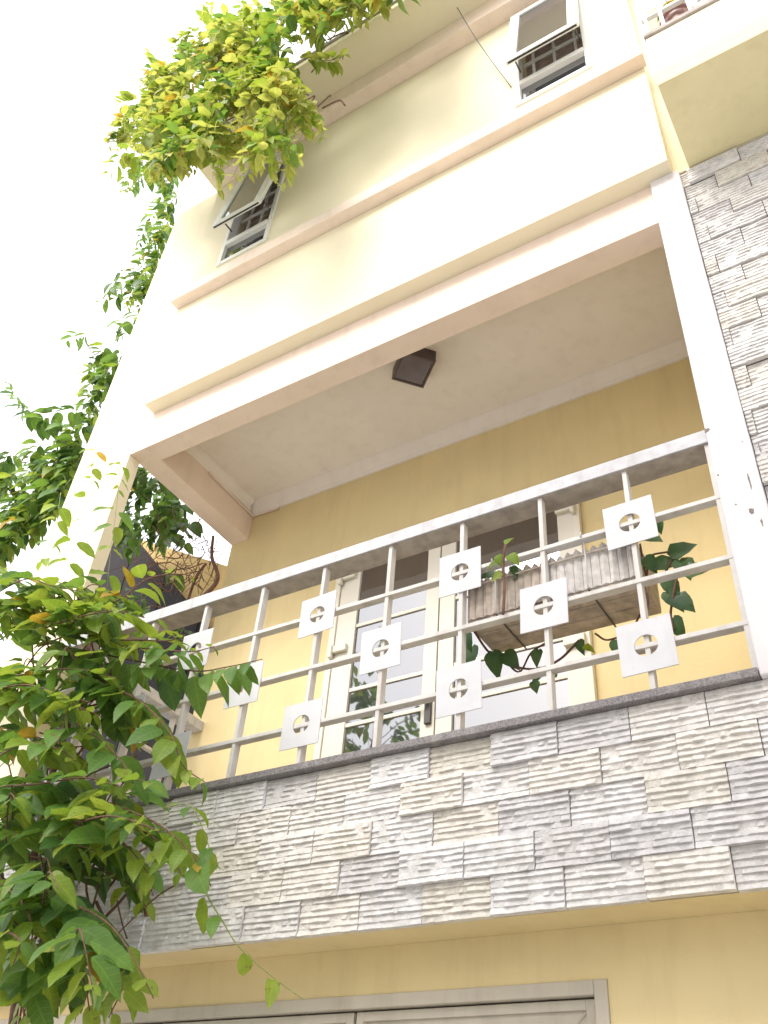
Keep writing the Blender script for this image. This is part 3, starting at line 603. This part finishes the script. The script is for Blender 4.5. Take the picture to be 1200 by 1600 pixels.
# ------------------------------------------------------------------ cable in front of the upper wall
p0, p1 = at(700, -14, -0.40), at(799, 136, -0.13)
pts = [p0.lerp(p1, k / 12) - Vector((0, 0, 0.10 * math.sin(math.pi * k / 12))) for k in range(13)]
cb = thing('cable', (p1.x, p1.y, p1.z - Z0), 'thin grey cable hanging from the roof edge to the window', 'cable')
MB().tube(pts, 0.0045, 6).build('cable_line', WIRE, cb, z0=0, smooth=True)

# ------------------------------------------------------------------ neighbours seen through the open balcony end
nb = thing('neighbour_house', (-4.0, 2.0, GZ), 'ochre neighbour house with shade darkened boards beyond the balcony end', 'house')
MB().prism([(-5.2, 5.0), (-4.39, 4.53), (-2.15, 3.22), (-2.15, GZ), (-5.2, GZ)], 2.05, 5.0).build('gable_wall', NWALL, nb)
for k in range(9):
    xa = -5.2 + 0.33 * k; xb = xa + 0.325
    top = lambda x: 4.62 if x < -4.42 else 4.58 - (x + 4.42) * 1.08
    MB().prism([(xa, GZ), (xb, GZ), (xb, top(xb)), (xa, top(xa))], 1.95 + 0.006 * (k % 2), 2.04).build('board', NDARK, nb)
n2 = thing('neighbour_house', (-6, 6.5, GZ), 'pale grey rendered house far behind the ochre neighbour', 'house')
MB().box(-9, -2.2, 6.0, 9.0, GZ, 6.3).build('wall', NPALE, n2)
MB().box(-9.1, -2.1, 5.9, 9.1, 6.301, 6.45).build('roof', CONC, n2)

dp.finish(100)
# --- lower vine, tumbling over the left of the railing and down the stone front
lv = Vine('climbing_vine', (-1.5, -0.35, GZ), 'big leaved green vine spilling over the left end of the balcony and stone parapet', 3)
G1, G2, DK = (1, 1, 2), (1, 2, 2), (0, 0, 1)
hero = [
 (dict(size=.165, gap=.085, droop=1.2, mats=(1, 0, 1), tipsize=.6, tip=1), [(100, 1010, -.2), (200, 1030, -.3), (300, 1048, -.32), (355, 1042, -.32), (410, 1030, -.33)]),
 (dict(size=.13, gap=.09, droop=-.1, mats=(2, 2, 1)), [(140, 1000, -.3), (210, 1000, -.35), (270, 1000, -.35), (262, 985, -.35)]),
 (dict(size=.16, gap=.085, droop=.6, mats=(1, 1, 2)), [(110, 1070, -.3), (200, 1085, -.4), (262, 1140, -.42), (285, 1195, -.4), (320, 1222, -.35)]),
 (dict(size=.15, gap=.10, droop=.5, mats=(1, 2, 1)), [(110, 1235, -.4), (190, 1262, -.5), (250, 1290, -.55), (300, 1335, -.55), (330, 1385, -.5)]),
 (dict(size=.15, gap=.085, droop=.2, mats=G2), [(0, 1270, -.5), (80, 1262, -.55), (140, 1265, -.55), (185, 1290, -.55)]),
 (dict(size=.17, gap=.09, droop=.5, mats=G1), [(90, 1275, -.4), (150, 1300, -.5), (200, 1325, -.55), (235, 1370, -.5)]),
 (dict(size=.17, gap=.085, droop=.6, mats=(1, 0, 1)), [(40, 1370, -.4), (110, 1410, -.55), (165, 1440, -.6), (205, 1490, -.6), (240, 1560, -.6)]),
 (dict(size=.16, gap=.09, droop=.8, mats=(1, 1, 2)), [(0, 1380, -.6), (35, 1410, -.7), (50, 1450, -.7), (48, 1480, -.7)]),
 (dict(size=.16, gap=.085, droop=.7, mats=(0, 1, 1)), [(60, 1470, -.4), (100, 1490, -.5), (130, 1530, -.55), (140, 1580, -.55)]),
 (dict(size=.16, gap=.085, droop=.6, mats=(1, 1, 2)), [(130, 1440, -.45), (170, 1500, -.55), (190, 1540, -.55), (170, 1590, -.5)]),
 (dict(size=.15, gap=.08, droop=.1, mats=G2), [(0, 1000, -.3), (60, 960, -.4), (110, 940, -.45), (170, 930, -.45), (205, 935, -.4)]),
 (dict(size=.13, gap=.10, droop=.2, mats=(2, 3, 2), tip=2), [(110, 960, -.3), (180, 940, -.4), (230, 905, -.4), (275, 897, -.35), (300, 900, -.3)]),
 (dict(size=.15, gap=.085, droop=.1, mats=G2), [(0, 960, -.5), (50, 940, -.55), (100, 955, -.55), (150, 980, -.5)]),
 (dict(size=.15, gap=.08, droop=.2, mats=G1), [(0, 1060, -.5), (60, 1050, -.55), (120, 1045, -.5), (185, 1060, -.5)]),
 (dict(size=.15, gap=.08, droop=.3, mats=G2), [(0, 1110, -.5), (50, 1090, -.6), (110, 1100, -.6), (160, 1120, -.5)]),
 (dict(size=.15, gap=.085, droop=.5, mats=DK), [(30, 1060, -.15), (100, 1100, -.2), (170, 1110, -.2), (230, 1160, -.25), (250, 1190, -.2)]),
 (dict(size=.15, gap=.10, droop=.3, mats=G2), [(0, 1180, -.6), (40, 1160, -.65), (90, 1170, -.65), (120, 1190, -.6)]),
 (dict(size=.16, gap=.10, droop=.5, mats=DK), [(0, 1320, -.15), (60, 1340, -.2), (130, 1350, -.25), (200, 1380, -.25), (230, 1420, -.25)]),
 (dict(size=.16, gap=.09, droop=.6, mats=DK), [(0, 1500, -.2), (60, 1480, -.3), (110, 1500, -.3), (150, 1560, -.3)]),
 (dict(size=.15, gap=.085, droop=.3, mats=(1, 0, 2)), [(0, 890, -.45), (40, 915, -.5), (90, 935, -.5), (130, 960, -.45)]),
 (dict(size=.14, gap=.10, droop=.4, mats=(1, 1, 2)), [(0, 1450, -.75), (30, 1470, -.8), (20, 1510, -.8)]),
 (dict(size=.15, gap=.09, droop=.5, mats=(0, 1, 0)), [(120, 1290, -.15), (170, 1340, -.25), (215, 1350, -.28), (240, 1400, -.25)]),
 (dict(size=.15, gap=.085, droop=.4, mats=(1, 1, 0)), [(-20, 1130, -.4), (50, 1150, -.5), (110, 1170, -.5), (150, 1210, -.45)]),
 (dict(size=.16, gap=.085, droop=.2, mats=(1, 0, 1)), [(-20, 1230, -.5), (60, 1225, -.6), (130, 1215, -.62), (190, 1230, -.6)]),
 (dict(size=.15, gap=.085, droop=.4, mats=(1, 1, 2)), [(100, 1120, -.45), (150, 1150, -.5), (190, 1190, -.5), (215, 1235, -.48)]),
 (dict(size=.16, gap=.085, droop=.5, mats=(0, 1, 1)), [(150, 1060, -.3), (210, 1090, -.35), (240, 1120, -.38), (262, 1170, -.36)]),
 (dict(size=.16, gap=.09, droop=.3, mats=(1, 0, 1)), [(-20, 1310, -.5), (30, 1300, -.55), (90, 1310, -.6), (150, 1330, -.6)]),
 (dict(size=.16, gap=.09, droop=.5, mats=(1, 1, 2)), [(180, 1290, -.4), (225, 1300, -.5), (262, 1330, -.5), (285, 1370, -.48)]),
 (dict(size=.14, gap=.075, droop=.1, mats=(2, 2, 1)), [(-20, 935, -.55), (40, 905, -.6), (80, 915, -.62), (130, 925, -.6)]),
 (dict(size=.14, gap=.075, droop=.2, mats=(2, 1, 2)), [(60, 985, -.5), (120, 965, -.55), (180, 955, -.55), (225, 965, -.5)]),
 (dict(size=.14, gap=.08, droop=.2, mats=(2, 1, 2)), [(-20, 1080, -.65), (40, 1070, -.7), (90, 1085, -.7), (130, 1110, -.68)]),
 (dict(size=.13, gap=.08, droop=.0, mats=(2, 2, 4)), [(120, 1285, -.6), (170, 1275, -.66), (215, 1285, -.66), (250, 1300, -.64)]),
 (dict(size=.14, gap=.08, droop=.4, mats=(2, 1, 1)), [(200, 1010, -.4), (250, 1015, -.42), (300, 1018, -.42), (335, 1010, -.4)]),
 (dict(size=.14, gap=.09, droop=.3, mats=(1, 2, 1)), [(60, 1010, -.35), (120, 990, -.4), (170, 1000, -.4), (210, 1020, -.38)]),
]
for kw, pp in hero: lv.strand(px(*pp), rad=.006, **kw)
for k in range(44):                                # thicker random growth in the body of the vine
    u, v = lv.r.uniform(-40, 170), lv.r.uniform(930, 1110) if k % 2 else lv.r.uniform(1230, 1480); Y = lv.r.uniform(-.65, -.15)
    p = at(u, v, Y); e = p + Vector((lv.r.uniform(-.1, .5), lv.r.uniform(-.25, .05), lv.r.uniform(-.45, .15)))
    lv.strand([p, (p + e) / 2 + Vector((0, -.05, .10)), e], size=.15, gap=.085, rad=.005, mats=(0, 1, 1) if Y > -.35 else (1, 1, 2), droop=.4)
# long tendril with sparse leaves
T = px((300, 1335, -.55), (322, 1395, -.5), (348, 1440, -.48), (372, 1478, -.45), (420, 1522, -.40), (474, 1562, -.32))
lv.strand(T, size=.13, gap=.14, rad=.0040, mats=(1, 2), start=.02, pair=False, droop=.8, tipsize=.15)
T = px((255, 1262, -.55), (300, 1262, -.55), (335, 1345, -.5), (350, 1360, -.48)); lv.strand(T, size=.10, gap=.09, rad=.003, mats=(2, 2, 1), droop=.3)
# thin hanging shoots in front of the white column
for pp in ([(150, 700, -.3), (140, 760, -.32), (120, 830, -.35), (100, 900, -.4)], [(188, 720, -.25), (182, 790, -.28), (172, 870, -.3), (165, 940, -.3)],
           [(20, 870, -.5), (22, 910, -.5), (28, 960, -.5)], [(95, 770, -.35), (85, 830, -.38), (60, 900, -.4)]):
    lv.strand(px(*pp), size=.11, gap=.20, rad=.0025, mats=(2, 1, 2), pair=True, droop=.1, tipsize=.9)
# brown stems inside
for k in range(70):
    u, v = lv.r.uniform(-30, 190), lv.r.uniform(1000, 1520); Y = lv.r.uniform(-.35, -.03); p = at(u, v, Y)
    e = p + Vector((lv.r.uniform(-.4, .5), lv.r.uniform(-.12, .12), lv.r.uniform(-.5, .5))); m_ = (p + e) / 2 + Vector((lv.r.uniform(-.08, .08), lv.r.uniform(-.08, .08), lv.r.uniform(-.08, .08)))
    lv.stems.append(MB().tube(catmull([p, m_, e], 5), lv.r.uniform(.003, .008), 5))
tp = px((20, 1600, -.2), (40, 1450, -.18), (60, 1300, -.15), (90, 1180, -.14), (120, 1090, -.12), (140, 1000, -.1)); lv.stems.append(MB().tube(catmull(tp, 6), .02, 7))
tp = px((230, 1430, -.1), (222, 1370, -.12), (190, 1320, -.12), (120, 1250, -.12), (90, 1180, -.12)); lv.stems.append(MB().tube(catmull(tp, 6), .016, 7))
lv.finish(300)

# --- tree across the alley, mirrored in the door glass
al = Vine('alley_tree', (-5.6, -6.6, GZ), 'leafy street tree across the alley beside the low pale house', 61, 'tree', k=1.6)
MB().tube(catmull([Vector((-5.6, -6.6, 0)), Vector((-5.5, -6.6, 2.5)), Vector((-5.7, -6.5, 5.5)), Vector((-5.6, -6.6, 9.5))], 5), [.16 - .008 * k for k in range(16)], 9).build('trunk', STEM, al.root, z0=0, smooth=True)
for k in range(60):
    a_, h_ = al.r.uniform(0, 6.28), al.r.uniform(6.0, 11.0); p = Vector((-5.6, -6.6, h_ - .4)); q_ = al.r.uniform(.5, 1.5) * (1 - abs(h_ - 8.3) / 4)
    e = p + Vector((math.cos(a_) * q_, math.sin(a_) * q_, al.r.uniform(.0, .6))); al.strand([p, (p + e) / 2 + Vector((0, 0, .15)), e], size=.16, gap=.10, rad=.012, mats=(0, 1, 1), droop=.5, start=.25)
al.stems = al.stems[:60]; al.finish(0)

# --- vine on the roof edge
rv = Vine('roof_vine', (-1.2, -0.6, 7.1), 'sunlit yellow green vine hanging over the roof edge above the left window', 5, k=1.06)
def poly_pick(r, quad):
    a, b = r.random(), r.random(); (x0, y0), (x1, y1), (x2, y2), (x3, y3) = quad
    return ((x0 * (1 - a) + x1 * a) * (1 - b) + (x3 * (1 - a) + x2 * a) * b, (y0 * (1 - a) + y1 * a) * (1 - b) + (y3 * (1 - a) + y2 * a) * b)
ROOFQ = [(34, ((215, 190), (330, 170), (330, 235), (235, 275)), (.2, .45)), (12, ((260, 200), (340, 180), (350, 240), (280, 270)), (.2, .4)), (10, ((390, 200), (450, 180), (460, 240), (400, 250)), (.2, .4)), (135, ((240, 110), (420, 30), (470, 150), (270, 230)), (.25, .55)), (40, ((300, 60), (480, -10), (500, 60), (330, 120)), (.15, .35)),
         (95, ((470, -15), (660, -60), (650, -8), (490, 66)), (.05, .2)), (12, ((205, 190), (260, 170), (280, 250), (235, 280)), (.2, .4)),
         (24, ((380, 120), (490, 110), (470, 190), (400, 210)), (.3, .5))]
for n_, quad, (l0, l1) in ROOFQ:
    for k in range(n_):
        u, v = poly_pick(rv.r, quad); Y = rv.r.uniform(-1.05, -.64); p = at(u, v, Y); ln = rv.r.uniform(l0, l1)
        e = p + Vector((rv.r.uniform(-.30, .30), rv.r.uniform(-.2, .05), -ln)); m_ = (p + e) / 2 + Vector((rv.r.uniform(-.1, .1), -.08, .14))
        rv.strand([p, m_, e], size=.15, gap=.06, rad=.004, mats=rv.r.choice([(4, 4, 2), (2, 2, 4), (4, 4, 4), (1, 2, 4), (4, 2, 4, 2, 4, 3), (1, 1, 2)]), tip=4, droop=.55)
for pp in ([(300, 200, -.85), (290, 230, -.85), (262, 262, -.85), (255, 290, -.82)], [(350, 190, -.85), (345, 230, -.9), (340, 270, -.88), (345, 300, -.85)],
           [(400, 190, -.85), (415, 220, -.9), (425, 255, -.9), (432, 285, -.88)], [(430, 200, -.85), (448, 235, -.85), (450, 270, -.82), (440, 292, -.8)],
           [(470, 150, -.8), (490, 175, -.85), (502, 195, -.85), (506, 215, -.8)], [(480, 90, -.8), (510, 95, -.85), (530, 90, -.85), (538, 84, -.8)],
           [(260, 150, -.9), (230, 155, -.95), (205, 160, -1.0), (185, 165, -1.0)], [(350, 60, -.8), (330, 40, -.85), (325, 20, -.85), (330, 5, -.85)],
           [(460, 160, -.85), (475, 190, -.9), (470, 215, -.9), (455, 235, -.85)], [(300, 140, -.9), (262, 120, -.95), (240, 90, -.95), (232, 80, -.95)]):
    rv.strand(px(*pp), size=.15, gap=.06, rad=.004, mats=(4, 2, 2, 4), tip=4, droop=.6)
for k in range(46):
    u, v = poly_pick(rv.r, ((260, 120), (560, 20), (500, 190), (300, 260))); p = at(u, v, rv.r.uniform(-.75, -.6)); e = p + Vector((rv.r.uniform(-.22, .22), rv.r.uniform(-.1, .1), rv.r.uniform(-.25, .2)))
    rv.stems.append(MB().tube(catmull([p, (p + e) / 2 + Vector((.05, 0, .06)), e], 5), rv.r.uniform(.003, .008), 5))
rv.finish(295)

# --- vine behind the left edge of the house
sv = Vine('side_vine', (-2.9, 0.3, GZ), 'dark green vine climbing the side of the house behind the left column', 9)
for (u, v, n_, sp) in ((262, 285, 9, .3), (250, 335, 8, .28), (245, 385, 7, .2), (225, 430, 8, .26), (208, 468, 3, .15), (178, 545, 7, .26), (160, 585, 4, .2), (140, 630, 5, .24), (90, 740, 16, .45), (35, 790, 16, .5), (115, 690, 9, .3), (75, 700, 8, .3), (235, 250, 8, .3), (20, 720, 8, .3), (0, 840, 10, .4)):
    for k in range(n_):
        p = at(u + sv.r.uniform(-16, 22), v + sv.r.uniform(-26, 26), sv.r.uniform(0.16, .4)); e = p + Vector((sv.r.uniform(-sp, sp * .4), sv.r.uniform(-.02, .1), -sv.r.uniform(.15, .5)))
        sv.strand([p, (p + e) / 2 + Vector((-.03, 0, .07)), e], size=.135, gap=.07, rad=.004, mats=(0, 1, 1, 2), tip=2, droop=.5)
for pp in ([(110, 665, .1), (75, 655, .1), (45, 640, .1), (20, 610, .1), (15, 592, .1)], [(120, 640, .1), (95, 640, .1), (70, 650, .1), (60, 640, .1)],
           [(190, 420, .1), (165, 470, .1), (155, 480, .1)], [(140, 520, .1), (118, 525, .1), (105, 530, .1)]):
    sv.strand(px(*pp), size=.14, gap=.10, rad=.004, mats=(1, 1, 0), tip=1, droop=.9)
# foliage and dry twigs seen through the open balcony end
for k in range(84):
    p = at(sv.r.uniform(175, 300), sv.r.uniform(718, 830) if k < 72 else sv.r.uniform(880, 1020), sv.r.uniform(.9, 1.5) if k < 72 else sv.r.uniform(1.3, 1.8)); e = p + Vector((sv.r.uniform(-.25, .25), sv.r.uniform(-.2, .1), -sv.r.uniform(.15, .4)))
    sv.strand([p, (p + e) / 2 + Vector((0, 0, .06)), e], size=.14, gap=.08, rad=.004, mats=(0, 0, 1), tip=1, droop=.6)
tw = MB()
for k in range(95):
    p = at(sv.r.gauss(295, 40), sv.r.gauss(890, 42), sv.r.uniform(.8, 1.25)); p.x = min(p.x, -2.03)
    e = p + Vector((sv.r.uniform(-.35, .4), sv.r.uniform(-.25, .05), sv.r.uniform(-.3, .4))); e.x = min(e.x, -1.99); tw.tube(catmull([p, (p + e) / 2 + Vector((sv.r.uniform(-.07, .07), sv.r.uniform(-.07, .07), sv.r.uniform(-.07, .07))), e], 4), [sv.r.uniform(.002, .005)] * 9, 4)
tw.tube(catmull(px((285, 965, 1.0), (315, 935, 1.0), (340, 905, 1.02), (331, 870, 1.02), (333, 838, 1.04)), 6), [.022 - .0004 * k for k in range(25)], 7)
tw.tube(catmull(px((290, 950, 1.0), (305, 905, 1.0), (322, 880, 1.0)), 6), .012, 6)
tag(tw.build('dry_twig', STEM, sv.root, z0=0, smooth=True), 'tangle of bare brown twigs at the open balcony end', kind='stuff')
sv.finish(280)

# --- pothos in the planter
po = Vine('pothos_plant', (1.45, 0.2, 0.80), 'heart leaved pothos trailing from the weathered planter', 12, 'plant')
def hl(u, v, Y, du, dv, size, mi=5):
    p = at(u, v, Y); q = at(u + du, v + dv, Y); d = (q - p); po.leaf(p, d, Vector((0.1, -1, 0.35)) + Vector((po.r.uniform(-.3, .3), 0, po.r.uniform(-.3, .3))), size, mi)
for a in ((790, 850, -.03, 10, -12, .055, 6), (775, 880, -.03, -14, 6, .07, 6), (795, 868, -.03, 12, 8, .08, 6), (785, 895, -.03, -10, 8, .07, 6), (778, 868, -.03, 4, 14, .07, 6),
          (800, 885, .03, 6, 10, .07, 5), (752, 905, .06, -4, -12, .08, 5), (770, 900, .08, -12, -2, .08, 5), (815, 898, .06, -10, 4, .08, 5), (885, 880, .1, 14, -6, .10, 5), (870, 885, .1, -12, 0, .08, 5),
          (770, 1018, .3, 4, 22, .15, 5), (788, 1020, .3, 12, 12, .12, 5), (738, 1010, .2, -4, 20, .14, 5), (728, 990, .1, 4, 22, .10, 5), (842, 1015, .3, -4, 16, .09, 5), (850, 1045, .3, -14, 14, .10, 5),
          (905, 1000, .3, 4, 18, .08, 5), (912, 1010, .28, 12, 4, .06, 6), (835, 1065, .3, 2, 12, .06, 5), (962, 1000, .2, 0, 14, .08, 5), (870, 1052, .25, -8, 6, .05, 5),
          (1000, 835, .12, 18, 4, .12, 5), (1012, 830, .12, 6, -14, .10, 5), (1020, 885, .12, 18, -6, .13, 5), (1046, 868, .12, 16, -8, .13, 5), (1070, 895, .12, 16, -4, .12, 5), (1040, 905, .12, 8, 10, .12, 5),
          (1050, 932, .12, 14, 8, .13, 5), (1040, 925, .12, 14, 12, .12, 5), (1052, 965, .12, 8, 18, .12, 5), (1008, 870, .1, 8, 10, .10, 5), (1025, 815, .12, 4, 8, .07, 5), (1062, 875, .12, 8, 12, .11, 5)):
    hl(*a)
for pp, r_ in (([(786, 960, -.02), (788, 920, -.025), (786, 880, -.03), (790, 852, -.03)], .007), ([(1000, 850, .12), (1010, 900, .12), (1015, 870, .12), (1045, 862, .12)], .005), ([(1015, 900, .12), (1035, 900, .12), (1052, 870, .12)], .005),
               ([(1060, 890, .12), (1052, 930, .12), (1048, 960, .12), (1052, 985, .12)], .006), ([(740, 985, .1), (765, 1020, .3), (800, 1040, .32), (840, 1045, .32), (875, 1030, .32), (905, 1000, .3)], .006),
               ([(780, 1020, .32), (810, 1050, .34), (830, 1020, .34), (860, 1000, .34)], .005), ([(930, 990, .3), (950, 1000, .3), (985, 985, .3), (1000, 960, .25)], .005), ([(1003, 905, .1), (1012, 935, .1), (1010, 960, .1)], .006)):
    po.stems.append(MB().tube(catmull(px(*pp), 6), r_, 6))
po.finish(300)
